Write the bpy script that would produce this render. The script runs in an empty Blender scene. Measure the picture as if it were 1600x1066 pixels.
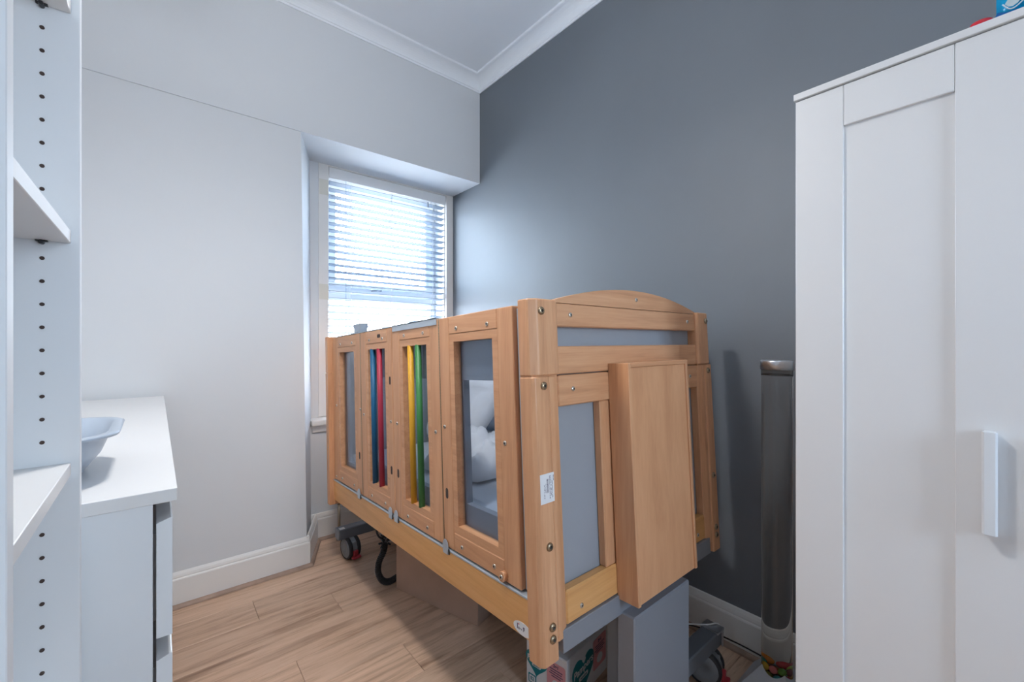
import bpy, bmesh, math, random
from mathutils import Vector, Matrix, Euler, noise
random.seed(7)
D = bpy.data
scene = bpy.context.scene
COL = scene.collection
PI = math.pi

# ------------------------------------------------------------------ camera
cam_d = D.cameras.new('camera'); cam = D.objects.new('camera', cam_d); COL.objects.link(cam)
cam_d.sensor_width = 36.0; cam_d.lens = 663.0 / 1600.0 * 36.0
cam_d.clip_start = 0.01; cam_d.clip_end = 200
cam.location = (0, 0, 1.25)
cam.rotation_euler = (math.radians(90), 0, math.radians(-40))
scene.camera = cam

# ------------------------------------------------------------------ sky
SKY = 19.0
LAMP = 43.0      # added fill lamp, built further down
world = D.worlds.new('world'); scene.world = world; world.use_nodes = True
nt = world.node_tree; nt.nodes.clear()
def N(nt, t, **kw):
    n = nt.nodes.new(t)
    for k, v in kw.items(): setattr(n, k, v)
    return n
wo = N(nt, 'ShaderNodeOutputWorld'); bg = N(nt, 'ShaderNodeBackground')
tc = N(nt, 'ShaderNodeTexCoord'); nz = N(nt, 'ShaderNodeTexNoise')
nz.inputs['Scale'].default_value = 3.0; nz.inputs['Detail'].default_value = 5
cr = N(nt, 'ShaderNodeValToRGB')
cr.color_ramp.elements[0].position = 0.35; cr.color_ramp.elements[0].color = (0.50, 0.72, 1.0, 1)
cr.color_ramp.elements[1].position = 0.6; cr.color_ramp.elements[1].color = (0.80, 0.905, 1.0, 1)
nt.links.new(tc.outputs['Generated'], nz.inputs['Vector']); nt.links.new(nz.outputs['Fac'], cr.inputs['Fac'])
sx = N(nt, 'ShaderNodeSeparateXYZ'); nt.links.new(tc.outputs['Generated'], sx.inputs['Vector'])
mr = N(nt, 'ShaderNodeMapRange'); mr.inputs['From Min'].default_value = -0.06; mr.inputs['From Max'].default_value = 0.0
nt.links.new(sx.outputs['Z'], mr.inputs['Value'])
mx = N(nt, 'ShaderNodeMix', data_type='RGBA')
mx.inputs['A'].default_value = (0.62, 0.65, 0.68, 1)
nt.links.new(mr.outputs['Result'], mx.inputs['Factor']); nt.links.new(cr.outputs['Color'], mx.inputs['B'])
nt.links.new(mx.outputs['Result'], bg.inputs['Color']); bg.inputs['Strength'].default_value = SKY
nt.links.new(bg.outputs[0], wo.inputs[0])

def portal(name, loc, rot, sx, sy):      # tells the sampler where daylight enters; gives no light itself
    l = D.lights.new(name, 'AREA'); l.shape = 'RECTANGLE'; l.size = sx; l.size_y = sy
    l.cycles.is_portal = True
    o = D.objects.new(name, l); COL.objects.link(o); o.location = loc; o.rotation_euler = rot
    return o
portal('daylight_portal', (1.31, 3.16, 1.57), (math.radians(-90), 0, 0), 0.95, 1.7)
portal('fill_window_portal', (0.75, -2.06, 1.675), (math.radians(90), 0, 0), .7, .95)

vs = scene.view_settings
vs.view_transform = 'Standard'; vs.look = 'None'; vs.gamma = 1.0; vs.use_curve_mapping = False
vs.exposure = 0.64
scene.display_settings.display_device = 'sRGB'
scene.cycles.max_bounces = 12; scene.cycles.diffuse_bounces = 6; scene.cycles.transparent_max_bounces = 24
scene.cycles.transmission_bounces = 12
scene.cycles.use_denoising = True
scene.cycles.sample_clamp_indirect = 6.0

# ------------------------------------------------------------------ materials
MAT = {}
def mat(name, color, rough=0.5, metal=0.0, spec=0.5, var=0.0, vscale=8.0, bump=0.0, bscale=40.0, coat=0.0, emit=0.0):
    m = D.materials.new(name); m.use_nodes = True; t = m.node_tree; p = t.nodes['Principled BSDF']
    p.inputs['Base Color'].default_value = (*color, 1); p.inputs['Roughness'].default_value = rough
    p.inputs['Metallic'].default_value = metal; p.inputs['Specular IOR Level'].default_value = spec
    p.inputs['Coat Weight'].default_value = coat
    if emit: p.inputs['Emission Color'].default_value = (*color, 1); p.inputs['Emission Strength'].default_value = emit
    c = N(t, 'ShaderNodeTexCoord')
    if var:
        n = N(t, 'ShaderNodeTexNoise'); n.inputs['Scale'].default_value = vscale; n.inputs['Detail'].default_value = 4
        t.links.new(c.outputs['Object'], n.inputs['Vector'])
        r = N(t, 'ShaderNodeValToRGB')
        r.color_ramp.elements[0].position = .3; r.color_ramp.elements[1].position = .7
        r.color_ramp.elements[0].color = (*[x * (1 - var) for x in color], 1)
        r.color_ramp.elements[1].color = (*[min(1, x * (1 + var)) for x in color], 1)
        t.links.new(n.outputs['Fac'], r.inputs['Fac']); t.links.new(r.outputs['Color'], p.inputs['Base Color'])
    if bump:
        n = N(t, 'ShaderNodeTexNoise'); n.inputs['Scale'].default_value = bscale; n.inputs['Detail'].default_value = 3
        t.links.new(c.outputs['Object'], n.inputs['Vector'])
        b = N(t, 'ShaderNodeBump'); b.inputs['Strength'].default_value = bump; b.inputs['Distance'].default_value = .002
        t.links.new(n.outputs['Fac'], b.inputs['Height']); t.links.new(b.outputs['Normal'], p.inputs['Normal'])
    MAT[name] = m; return m

def wood(name, scale, dark, mid, light, rough=.38, random_shift=False, knots=False, contrast=1.0):
    """grain along the axis with the small mapping scale"""
    m = D.materials.new(name); m.use_nodes = True; t = m.node_tree; p = t.nodes['Principled BSDF']
    c = N(t, 'ShaderNodeTexCoord'); mp = N(t, 'ShaderNodeMapping'); mp.inputs['Scale'].default_value = scale
    src = c.outputs['Object']
    oi = None
    if random_shift:
        oi = N(t, 'ShaderNodeObjectInfo'); cx = N(t, 'ShaderNodeCombineXYZ'); mu = N(t, 'ShaderNodeMath', operation='MULTIPLY'); mu.inputs[1].default_value = 37.0
        t.links.new(oi.outputs['Random'], mu.inputs[0])
        for k in 'XYZ': t.links.new(mu.outputs[0], cx.inputs[k])
        ad = N(t, 'ShaderNodeVectorMath', operation='ADD'); t.links.new(src, ad.inputs[0]); t.links.new(cx.outputs[0], ad.inputs[1]); src = ad.outputs[0]
    t.links.new(src, mp.inputs['Vector'])
    n1 = N(t, 'ShaderNodeTexNoise'); n1.inputs['Scale'].default_value = 1.0; n1.inputs['Detail'].default_value = 6; n1.inputs['Roughness'].default_value = .62; n1.inputs['Distortion'].default_value = .6
    t.links.new(mp.outputs[0], n1.inputs['Vector'])
    n2 = N(t, 'ShaderNodeTexNoise'); n2.inputs['Scale'].default_value = 7.0; n2.inputs['Detail'].default_value = 3
    t.links.new(mp.outputs[0], n2.inputs['Vector'])
    a = N(t, 'ShaderNodeMath', operation='MULTIPLY_ADD'); a.inputs[1].default_value = .25; t.links.new(n2.outputs['Fac'], a.inputs[0])
    s = N(t, 'ShaderNodeMath', operation='MULTIPLY'); s.inputs[1].default_value = .75; t.links.new(n1.outputs['Fac'], s.inputs[0]); t.links.new(s.outputs[0], a.inputs[2])
    r = N(t, 'ShaderNodeValToRGB'); e = r.color_ramp.elements
    e[0].position = .5 - .22 * contrast; e[0].color = (*dark, 1); e[1].position = .5 + .2 * contrast; e[1].color = (*light, 1)
    k = e.new(.5); k.color = (*mid, 1)
    t.links.new(a.outputs[0], r.inputs['Fac'])
    out = r.outputs['Color']
    if random_shift:
        h = N(t, 'ShaderNodeHueSaturation'); v = N(t, 'ShaderNodeMapRange'); v.inputs['To Min'].default_value = .9; v.inputs['To Max'].default_value = 1.1
        t.links.new(oi.outputs['Random'], v.inputs['Value']); t.links.new(v.outputs['Result'], h.inputs['Value']); t.links.new(out, h.inputs['Color']); out = h.outputs['Color']
    if knots:
        vo = N(t, 'ShaderNodeTexNoise'); vo.inputs['Scale'].default_value = 1.0; vo.inputs['Detail'].default_value = 2
        mp2 = N(t, 'ShaderNodeMapping'); mp2.inputs['Scale'].default_value = tuple(q * .42 for q in scale); t.links.new(src, mp2.inputs['Vector']); t.links.new(mp2.outputs[0], vo.inputs['Vector'])
        r2 = N(t, 'ShaderNodeValToRGB'); r2.color_ramp.elements[0].position = .28; r2.color_ramp.elements[1].position = .42
        r2.color_ramp.elements[0].color = (.55, .5, .47, 1); r2.color_ramp.elements[1].color = (1, 1, 1, 1)
        t.links.new(vo.outputs['Fac'], r2.inputs['Fac'])
        mm = N(t, 'ShaderNodeMix', data_type='RGBA', blend_type='MULTIPLY'); mm.inputs['Factor'].default_value = 1
        t.links.new(out, mm.inputs['A']); t.links.new(r2.outputs['Color'], mm.inputs['B']); out = mm.outputs['Result']
    t.links.new(out, p.inputs['Base Color']); p.inputs['Roughness'].default_value = rough
    b = N(t, 'ShaderNodeBump'); b.inputs['Strength'].default_value = .12; b.inputs['Distance'].default_value = .001
    t.links.new(a.outputs[0], b.inputs['Height']); t.links.new(b.outputs['Normal'], p.inputs['Normal'])
    MAT[name] = m; return m

def clear(name, tint=(1, 1, 1), gloss=.06, rough=.03):
    m = D.materials.new(name); m.use_nodes = True; t = m.node_tree; t.nodes.clear()
    o = N(t, 'ShaderNodeOutputMaterial'); tr = N(t, 'ShaderNodeBsdfTransparent'); gl = N(t, 'ShaderNodeBsdfGlossy'); mxs = N(t, 'ShaderNodeMixShader'); lw = N(t, 'ShaderNodeLayerWeight'); fr = N(t, 'ShaderNodeMath', operation='MULTIPLY_ADD')
    pw = N(t, 'ShaderNodeMath', operation='POWER'); pw.inputs[1].default_value = 4.0; t.links.new(lw.outputs['Facing'], pw.inputs[0])
    fr.inputs[1].default_value = .6; fr.inputs[2].default_value = gloss * .5; t.links.new(pw.outputs[0], fr.inputs[0])
    tr.inputs['Color'].default_value = (*tint, 1); gl.inputs['Roughness'].default_value = rough
    t.links.new(fr.outputs[0], mxs.inputs['Fac']); t.links.new(tr.outputs[0], mxs.inputs[1]); t.links.new(gl.outputs[0], mxs.inputs[2]); t.links.new(mxs.outputs[0], o.inputs[0])
    MAT[name] = m; return m

def glass(name, color, ior, rough=0.0):
    m = D.materials.new(name); m.use_nodes = True; p = m.node_tree.nodes['Principled BSDF']
    p.inputs['Base Color'].default_value = (*color, 1); p.inputs['Transmission Weight'].default_value = 1; p.inputs['IOR'].default_value = ior; p.inputs['Roughness'].default_value = rough
    MAT[name] = m; return m

mat('white_paint', (.70, .725, .75), .75, spec=.25, var=.012, vscale=2.0, bump=.05, bscale=180)
mat('ceiling_paint', (.87, .90, .94), .85, spec=.2, var=.01, vscale=2.0)
mat('slate_paint', (.138, .157, .183), .54, spec=1.0, var=.05, vscale=1.6, bump=.16, bscale=26)
mat('trim_gloss', (.80, .79, .77), .35, var=.01, vscale=3)
mat('upvc', (.84, .85, .86), .3)
mat('slat_backlit', (.18, .23, .30), .7, spec=.2)  # white slats; their backlit shade against the sky is put into this colour
mat('bead_brown', (.34, .235, .18), .5, var=.15, vscale=20)
mat('melamine', (.76, .765, .77), .32, var=.008, vscale=3)
mat('melamine_blue', (.75, .785, .82), .28, var=.008, vscale=3)
mat('dark_gap', (.03, .03, .035), .8)
mat('hole_dark', (.06, .04, .035), .8)
mat('grey_plastic', (.36, .42, .50), .3, var=.02, vscale=6)
mat('grey_metal', (.17, .19, .22), .38, metal=.2, var=.04, vscale=5)
mat('grey_column', (.25, .265, .295), .34, metal=.15, var=.03, vscale=4)
mat('cap_metal', (.50, .57, .64), .3, metal=.35)
mat('steel', (.62, .58, .52), .28, metal=1.0)
mat('brass_screw', (.36, .28, .19), .33, metal=1.0)
mat('screw_core', (.05, .045, .04), .5, metal=.5)
mat('alu', (.66, .68, .71), .3, metal=1.0)
mat('vinyl', (.315, .34, .375), .45, var=.03, vscale=4)
mat('vinyl_lit', (.52, .56, .61), .5, var=.03, vscale=5)  # lighter copy of the vinyl: window light on the far liners painted in
mat('mattress', (.66, .69, .73), .6, var=.03)
mat('linen', (.82, .82, .83), .85, var=.03, vscale=18, bump=.25, bscale=30)
mat('toy_grey', (.12, .13, .15), .9, var=.5, vscale=60)
mat('rubber', (.025, .028, .033), .55)
mat('caster_grey', (.21, .235, .26), .4)
mat('red_plastic', (.42, .035, .05), .35)
mat('black_plastic', (.012, .013, .016), .38)
mat('white_plastic', (.75, .75, .76), .35)
mat('cardboard', (.42, .285, .215), .75, var=.05, vscale=9)
mat('cardboard_dark', (.26, .165, .12), .8, var=.05, vscale=9)
mat('box_white', (.70, .69, .70), .5, var=.02)
mat('teal', (.0, .19, .22), .5)
mat('pink', (.68, .30, .32), .5)
mat('print_dark', (.09, .07, .12), .6)
mat('print_red', (.55, .05, .06), .5)
mat('sticker', (.80, .81, .83), .4)
mat('blue_bar', (.004, .10, .22), .5, var=.05)
mat('red_bar', (.40, .022, .055), .5, var=.05)
mat('yellow_bar', (.72, .37, .02), .5, var=.05)
mat('green_bar', (.035, .19, .05), .5, var=.05)
mat('pack_blue', (.0, .33, .62), .22, var=.15, vscale=20)
mat('pack_dark_blue', (.0, .10, .33), .25)
mat('pack_pale', (.55, .66, .70), .3, var=.12, vscale=60)
mat('pack_red', (.62, .01, .025), .25)
mat('radiator', (.78, .78, .78), .35)
mat('chrome', (.62, .60, .57), .2, metal=1.0)
mat('old_pipe', (.42, .36, .28), .35, metal=.8)
mat('plinth_grey', (.42, .435, .46), .45, var=.05, vscale=30)
mat('tape', (.72, .70, .62), .6)
BD, BM, BL = (.49, .235, .112), (.63, .325, .168), (.71, .395, .215)
wood('beech_z', (34, 34, 1.6), BD, BM, BL); wood('beech_y', (34, 1.6, 34), BD, BM, BL); wood('beech_x', (1.6, 34, 34), BD, BM, BL)
GD, GM, GL = (.56, .265, .088), (.70, .36, .13), (.77, .43, .175)
wood('beech_gold_y', (30, 1.4, 30), GD, GM, GL); wood('beech_gold_x', (1.4, 30, 30), GD, GM, GL)
wood('veneer_z', (16, 40, 1.3), (.54, .26, .125), (.63, .325, .165), (.69, .37, .195))
wood('oak_plank', (2.2, 26, 26), (.38, .235, .15), (.63, .425, .295), (.72, .51, .37), rough=.42, random_shift=True, knots=True, contrast=.8)
clear('globe', (.93, .92, .90), .02, .3); clear('pane', (.96, .98, 1.0), .06); clear('perspex', (.86, .90, .95), .08); clear('tube_shell', (.62, .60, .57), .08)
glass('water', (.80, .79, .76), 1.333)

# ------------------------------------------------------------------ helpers
def wloc(o):
    v = Vector((0, 0, 0))
    while o is not None: v += o.location; o = o.parent
    return v
def thing(name, label, cat, loc=(0, 0, 0), group=None):
    o = D.objects.new(name, None); COL.objects.link(o); o.location = loc; o.empty_display_size = .05
    o['label'] = label; o['category'] = cat
    if group: o['group'] = group
    return o
def tag(o, label, cat, group=None):
    o['label'] = label; o['category'] = cat
    if group: o['group'] = group
    return o
def link(name, me, parent=None, loc=None):
    o = D.objects.new(name, me); COL.objects.link(o)
    if parent is not None: o.parent = parent
    if loc is not None: o.location = loc
    return o
def build(name, bm, material, parent=None, smooth=False, kind=None):
    """bm holds world coordinates"""
    off = wloc(parent) if parent is not None else Vector((0, 0, 0))
    bmesh.ops.recalc_face_normals(bm, faces=bm.faces)
    if off.length: bmesh.ops.translate(bm, verts=bm.verts, vec=-off)
    me = D.meshes.new(name); bm.to_mesh(me); bm.free()
    me.materials.append(MAT[material])
    if smooth:
        for p in me.polygons: p.use_smooth = True
    o = link(name, me, parent)
    if kind: o['kind'] = kind
    return o
def build_own(name, bm, material, smooth=False):
    """a one-mesh thing: origin at the bottom centre of its own box"""
    xs = [v.co for v in bm.verts]
    c = Vector(((min(v.x for v in xs) + max(v.x for v in xs)) / 2, (min(v.y for v in xs) + max(v.y for v in xs)) / 2, min(v.z for v in xs)))
    bmesh.ops.recalc_face_normals(bm, faces=bm.faces); bmesh.ops.translate(bm, verts=bm.verts, vec=-c)
    me = D.meshes.new(name); bm.to_mesh(me); bm.free(); me.materials.append(MAT[material])
    if smooth:
        for p in me.polygons: p.use_smooth = True
    return link(name, me, None, c)
def add_box(bm, x0, x1, y0, y1, z0, z1, M=None):
    vs = [bm.verts.new(c) for c in ((x0, y0, z0), (x1, y0, z0), (x1, y1, z0), (x0, y1, z0), (x0, y0, z1), (x1, y0, z1), (x1, y1, z1), (x0, y1, z1))]
    for f in ((3, 2, 1, 0), (4, 5, 6, 7), (0, 1, 5, 4), (1, 2, 6, 5), (2, 3, 7, 6), (3, 0, 4, 7)): bm.faces.new([vs[i] for i in f])
    if M is not None: bmesh.ops.transform(bm, matrix=M, verts=vs)
    return vs
def bevel(bm, w, seg=1):
    if w > 0: bmesh.ops.bevel(bm, geom=list(bm.edges), offset=w, segments=seg, profile=.5, affect='EDGES', clamp_overlap=True)
def box(name, x0, x1, y0, y1, z0, z1, m, parent=None, b=.002, M=None, kind=None, seg=1):
    bm = bmesh.new(); add_box(bm, x0, x1, y0, y1, z0, z1); bevel(bm, b, seg)
    if M is not None: bmesh.ops.transform(bm, matrix=M, verts=bm.verts)
    return build(name, bm, m, parent, kind=kind)
def add_prism(bm, pts, axis, a, b):
    """pts in the plane of the two other axes (x,y / x,z / y,z)"""
    def P(p, t): return {'z': (p[0], p[1], t), 'y': (p[0], t, p[1]), 'x': (t, p[0], p[1])}[axis]
    A = [bm.verts.new(P(p, a)) for p in pts]; B = [bm.verts.new(P(p, b)) for p in pts]; n = len(pts)
    bm.faces.new(A); bm.faces.new(B[::-1])
    for i in range(n): bm.faces.new((A[i], B[i], B[(i + 1) % n], A[(i + 1) % n]))
    return A + B
def prism(name, pts, axis, a, b, m, parent=None, bv=0, M=None, kind=None, smooth=False):
    bm = bmesh.new(); add_prism(bm, pts, axis, a, b); bmesh.ops.recalc_face_normals(bm, faces=bm.faces); bevel(bm, bv)
    if M is not None: bmesh.ops.transform(bm, matrix=M, verts=bm.verts)
    return build(name, bm, m, parent, kind=kind, smooth=smooth)
def add_cyl(bm, c0, c1, r0, r1=None, seg=20, cap=True):
    r1 = r0 if r1 is None else r1; c0 = Vector(c0); c1 = Vector(c1); d = (c1 - c0).normalized()
    u = d.orthogonal().normalized(); v = d.cross(u)
    A = [bm.verts.new(c0 + (u * math.cos(2 * PI * i / seg) + v * math.sin(2 * PI * i / seg)) * r0) for i in range(seg)]
    B = [bm.verts.new(c1 + (u * math.cos(2 * PI * i / seg) + v * math.sin(2 * PI * i / seg)) * r1) for i in range(seg)]
    for i in range(seg): bm.faces.new((A[i], A[(i + 1) % seg], B[(i + 1) % seg], B[i]))
    if cap: bm.faces.new(A[::-1]); bm.faces.new(B)
def cyl(name, c0, c1, r0, m, parent=None, r1=None, seg=20, M=None, smooth=True):
    bm = bmesh.new(); add_cyl(bm, c0, c1, r0, r1, seg)
    if M is not None: bmesh.ops.transform(bm, matrix=M, verts=bm.verts)
    o = build(name, bm, m, parent, smooth=smooth)
    if smooth: flat_caps(o)
    return o
def flat_caps(o):
    for p in o.data.polygons:
        if len(p.vertices) > 4: p.use_smooth = False
def add_tube(bm, pts, r, seg=10):
    """pts: list of Vector; r a number or a list"""
    pts = [Vector(p) for p in pts]; n = len(pts); rs = r if isinstance(r, (list, tuple)) else [r] * n
    rings = []; u = None
    for i, p in enumerate(pts):
        d = (pts[min(i + 1, n - 1)] - pts[max(i - 1, 0)]).normalized()
        u = d.orthogonal().normalized() if u is None else (u - d * u.dot(d)).normalized()
        v = d.cross(u)
        rings.append([bm.verts.new(p + (u * math.cos(2 * PI * k / seg) + v * math.sin(2 * PI * k / seg)) * rs[i]) for k in range(seg)])
    for i in range(n - 1):
        for k in range(seg): bm.faces.new((rings[i][k], rings[i][(k + 1) % seg], rings[i + 1][(k + 1) % seg], rings[i + 1][k]))
    bm.faces.new(rings[0][::-1]); bm.faces.new(rings[-1])
def spline(ctrl, per=10):
    c = [Vector(p) for p in ctrl]; c = [c[0] * 2 - c[1]] + c + [c[-1] * 2 - c[-2]]; out = []
    for i in range(1, len(c) - 2):
        a, b, d, e = c[i - 1:i + 3]
        for k in range(per):
            t = k / per
            out.append(.5 * ((2 * b) + (d - a) * t + (2 * a - 5 * b + 4 * d - e) * t * t + (3 * b - a - 3 * d + e) * t ** 3))
    out.append(c[-2]); return out
def add_lathe(bm, prof, c, seg=32, axis=Vector((0, 0, 1))):
    """prof: (r, h) from bottom to top; r = 0 closes"""
    c = Vector(c); d = axis.normalized(); u = d.orthogonal().normalized(); v = d.cross(u); rings = []
    for r, h in prof:
        if r < 1e-6: rings.append([bm.verts.new(c + d * h)])
        else: rings.append([bm.verts.new(c + d * h + (u * math.cos(2 * PI * k / seg) + v * math.sin(2 * PI * k / seg)) * r) for k in range(seg)])
    for a, b in zip(rings, rings[1:]):
        for k in range(seg):
            if len(a) == 1 and len(b) == 1: continue
            if len(a) == 1: bm.faces.new((a[0], b[(k + 1) % seg], b[k]))
            elif len(b) == 1: bm.faces.new((a[k], a[(k + 1) % seg], b[0]))
            else: bm.faces.new((a[k], a[(k + 1) % seg], b[(k + 1) % seg], b[k]))
def text_mesh(body, size, extrude=.0004, bold=0.0, shear=0.0):
    c = D.curves.new('lettering', 'FONT'); c.body = body; c.size = size; c.extrude = extrude; c.offset = bold; c.shear = shear
    c.align_x = 'CENTER'; c.align_y = 'CENTER'
    o = D.objects.new('lettering', c); COL.objects.link(o); bpy.context.view_layer.update()
    me = D.meshes.new_from_object(o.evaluated_get(bpy.context.evaluated_depsgraph_get()))
    D.objects.remove(o); D.curves.remove(c); return me
def S(o): o['kind'] = 'structure'; return o

# ================================================================== the room
WX, WL, YR, YB, CZ = 1.815, -0.45, -1.95, 2.53, 3.15
fl = S(box('floor', WL - .1, WX + .1, YR - .1, 3.25, -.12, -.009, 'cardboard_dark', b=0))
PW, PL, G = .1845, 1.29, .0012
bm = bmesh.new(); add_box(bm, 0, PL - G, 0, PW - G, -.009, 0)
top = [e for e in bm.edges if all(v.co.z > -.001 for v in e.verts)]
bmesh.ops.bevel(bm, geom=top, offset=.0012, segments=1, affect='EDGES')
bmesh.ops.recalc_face_normals(bm, faces=bm.faces)
pm = D.meshes.new('plank'); bm.to_mesh(pm); bm.free(); pm.materials.append(MAT['oak_plank'])
joint = {0: .356, 1: .664, 2: .05, 3: .42, 4: .78, 5: .2, 6: 1.0, 7: .5}
row = 0; y = 2.368 - PW + 3 * PW
rows = []
k = -3
while True:
    y0 = 2.368 - PW - k * PW
    if y0 < YR - .1: break
    jx = joint.get(k, (k * .437) % PL)
    x = jx - PL * math.ceil((jx - (WL - .1)) / PL)
    while x < WX + .1:
        xa, xb = max(x, WL - .09), min(x + PL, WX + .09)
        if xb - xa > .02:
            if y0 + PW > 3.0 or xa > x + 1e-6 or xb < x + PL - 1e-6:
                b2 = bmesh.new(); add_box(b2, xa - x, xb - x - G, 0, PW - G, -.009, 0)
                bmesh.ops.recalc_face_normals(b2, faces=b2.faces)
                tp = [e for e in b2.edges if all(v.co.z > -.001 for v in e.verts)]
                bmesh.ops.bevel(b2, geom=tp, offset=.0012, segments=1, affect='EDGES')
                me = D.meshes.new('plank'); b2.to_mesh(me); b2.free(); me.materials.append(MAT['oak_plank'])
            else: me = pm
            link('plank', me, fl, (x, y0, 0))
        x += PL
    k += 1

S(box('ceiling', WL - .1, WX + .1, YR - .1, 3.25, CZ, CZ + .1, 'ceiling_paint', b=0))
S(box('wall_right', WX, WX + .1, YR - .1, 3.3, -.1, CZ, 'slate_paint', b=0))
S(box('wall_left', WL - .1, WL, YR - .1, 3.3, -.1, CZ, 'white_paint', b=0))
# wall with the window: splayed pier, bulkhead above, low wall below the window
bm = bmesh.new()
def add_hexa(bm, lo, hi, z0, z1):
    A = [bm.verts.new((p[0], p[1], z0)) for p in lo]; B = [bm.verts.new((p[0], p[1], z1)) for p in hi]; n = len(lo)
    bm.faces.new(A[::-1]); bm.faces.new(B)
    for i in range(n): bm.faces.new((A[i], A[(i + 1) % n], B[(i + 1) % n], B[i]))
add_hexa(bm, [(WL, 2.542), (.645, 2.542), (.765, 2.9), (.765, 3.3), (WL, 3.3)], [(WL, 2.537), (.612, 2.537), (.75, 2.9), (.75, 3.3), (WL, 3.3)], -.1, 2.402)
add_box(bm, WL, WX, YB, 3.3, 2.402, CZ)
add_box(bm, .70, WX, 2.832, 3.3, -.1, .735)
add_box(bm, .70, .802, 2.9, 3.3, .735, 2.402)
S(build('wall_window', bm, 'white_paint'))
# wall behind the camera; its unseen window is added for fill daylight
bm = bmesh.new()
RX0, RX1, RZ0, RZ1 = .40, 1.10, 1.2, 2.15
add_box(bm, WL, RX0, YR - .1, YR, -.1, CZ); add_box(bm, RX1, WX, YR - .1, YR, -.1, CZ)
add_box(bm, RX0, RX1, YR - .1, YR, -.1, RZ0); add_box(bm, RX0, RX1, YR - .1, YR, RZ1, CZ)
S(build('wall_rear', bm, 'white_paint'))
w2 = thing('fill_window', 'white framed window added for fill light in the wall behind the viewpoint', 'window', ((RX0 + RX1) / 2, YR - .06, RZ0)); del w2['label']; del w2['category']; S(w2)
for a in ((RX0, RX0 + .06, RZ0, RZ1), (RX1 - .06, RX1, RZ0, RZ1), (.72, .78, RZ0, RZ1)): box('frame_post', a[0], a[1], YR - .09, YR - .03, a[2], a[3], 'upvc', w2)
for a in ((RZ0, RZ0 + .06), (RZ1 - .06, RZ1)): box('frame_rail', RX0, RX1, YR - .088, YR - .032, a[0], a[1], 'upvc', w2)
for a in ((RX0 + .06, .72), (.78, RX1 - .06)): box('pane', a[0], a[1], YR - .062, YR - .058, RZ0 + .06, RZ1 - .06, 'pane', w2, b=0)

# cornice (cove) on the two walls in view and on the others
def cove():
    p = [(0, 0), (.006, 0), (.006, .012)]
    for i in range(9):
        t = i / 8 * PI / 2
        p.append((.010 + (1 - math.cos(t)) * .064, .014 + math.sin(t) * .062))
    p += [(.080, .078), (.080, .092), (0, .092)]
    return p
CV = cove(); z0 = CZ - .092
S(prism('trim_1', [(WX - a, z0 + b) for a, b in CV], 'y', YR, YB, 'ceiling_paint'))
S(prism('trim_2', [(YB - a, z0 + b) for a, b in CV], 'x', WL, WX, 'ceiling_paint'))
S(prism('trim_3', [(WL + a, z0 + b) for a, b in CV], 'y', YR, YB, 'ceiling_paint'))
# baseboards with a moulded top and the brown bead at the floor
BBP = [(0, 0), (.018, 0), (.018, .128), (.0165, .133), (.0135, .136), (.0135, .142), (.011, .152), (.006, .163), (0, .166)]
BEAD = [(.018, 0), (.036, 0), (.035, .007), (.031, .012), (.025, .016), (.018, .017)]
S(prism('baseboard_right', [(WX - a, b) for a, b in BBP], 'y', YR, 2.832, 'trim_gloss'))
S(prism('trim_4', [(WX - a, b) for a, b in BEAD], 'y', YR, 2.81, 'bead_brown'))
S(prism('baseboard_window', [(2.546 - a, b) for a, b in BBP], 'x', WL, .655, 'trim_gloss'))
S(prism('trim_5', [(2.546 - a, b) for a, b in BEAD], 'x', WL, .665, 'bead_brown'))
S(prism('baseboard_alcove', [(2.832 - a, b) for a, b in BBP], 'x', .735, WX, 'trim_gloss'))
S(prism('trim_6', [(2.832 - a, b) for a, b in BEAD], 'x', .75, WX - .02, 'bead_brown'))
ang = math.atan2(.120, .286)   # splayed return
RM = Matrix.Translation((.645, 2.546, 0)) @ Matrix.Rotation(-ang, 4, 'Z')
S(prism('baseboard_return', [(a, b) for a, b in BBP], 'y', -.012, .30, 'trim_gloss', M=RM))
S(prism('trim_7', [(a, b) for a, b in BEAD], 'y', -.02, .285, 'bead_brown', M=RM))

# window in the alcove
w1 = thing('window_1', '', '', (1.31, 3.09, .76)); del w1['label']; del w1['category']; S(w1)
box('casing', .802, .864, 2.893, 2.918, .76, 2.400, 'trim_gloss', w1)
box('casing', 1.754, WX, 2.893, 2.918, .76, 2.400, 'trim_gloss', w1)
box('casing_head', .802, WX, 2.896, 3.2, 2.394, 2.402, 'trim_gloss', w1)
box('lining', .802, .872, 2.918, 3.2, .76, 2.394, 'trim_gloss', w1)
box('lining', 1.748, WX, 2.918, 3.2, .76, 2.394, 'trim_gloss', w1)
for x0, x1 in ((.872, .912), (1.708, 1.748)): box('frame_post', x0, x1, 3.06, 3.13, .78, 2.394, 'upvc', w1, .004)
for a, b in ((2.345, 2.394), (1.535, 1.600), (.78, .83)): box('frame_rail', .912, 1.708, 3.062, 3.128, a, b, 'upvc', w1, .004)
sash = box('sash_rail', .900, 1.722, 3.045, 3.10, 1.592, 1.660, 'upvc', w1, .006)
box('sash_rail', .900, 1.722, 3.045, 3.10, 2.285, 2.350, 'upvc', w1, .006)
for x0, x1 in ((.900, .958), (1.652, 1.722)): box('sash_post', x0, x1, 3.046, 3.099, 1.660, 2.285, 'upvc', w1, .006)
box('pane', .955, 1.655, 3.075, 3.080, 1.655, 2.29, 'pane', w1, b=0)
box('pane', .910, 1.71, 3.092, 3.097, .82, 1.545, 'pane', w1, b=0)
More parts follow.
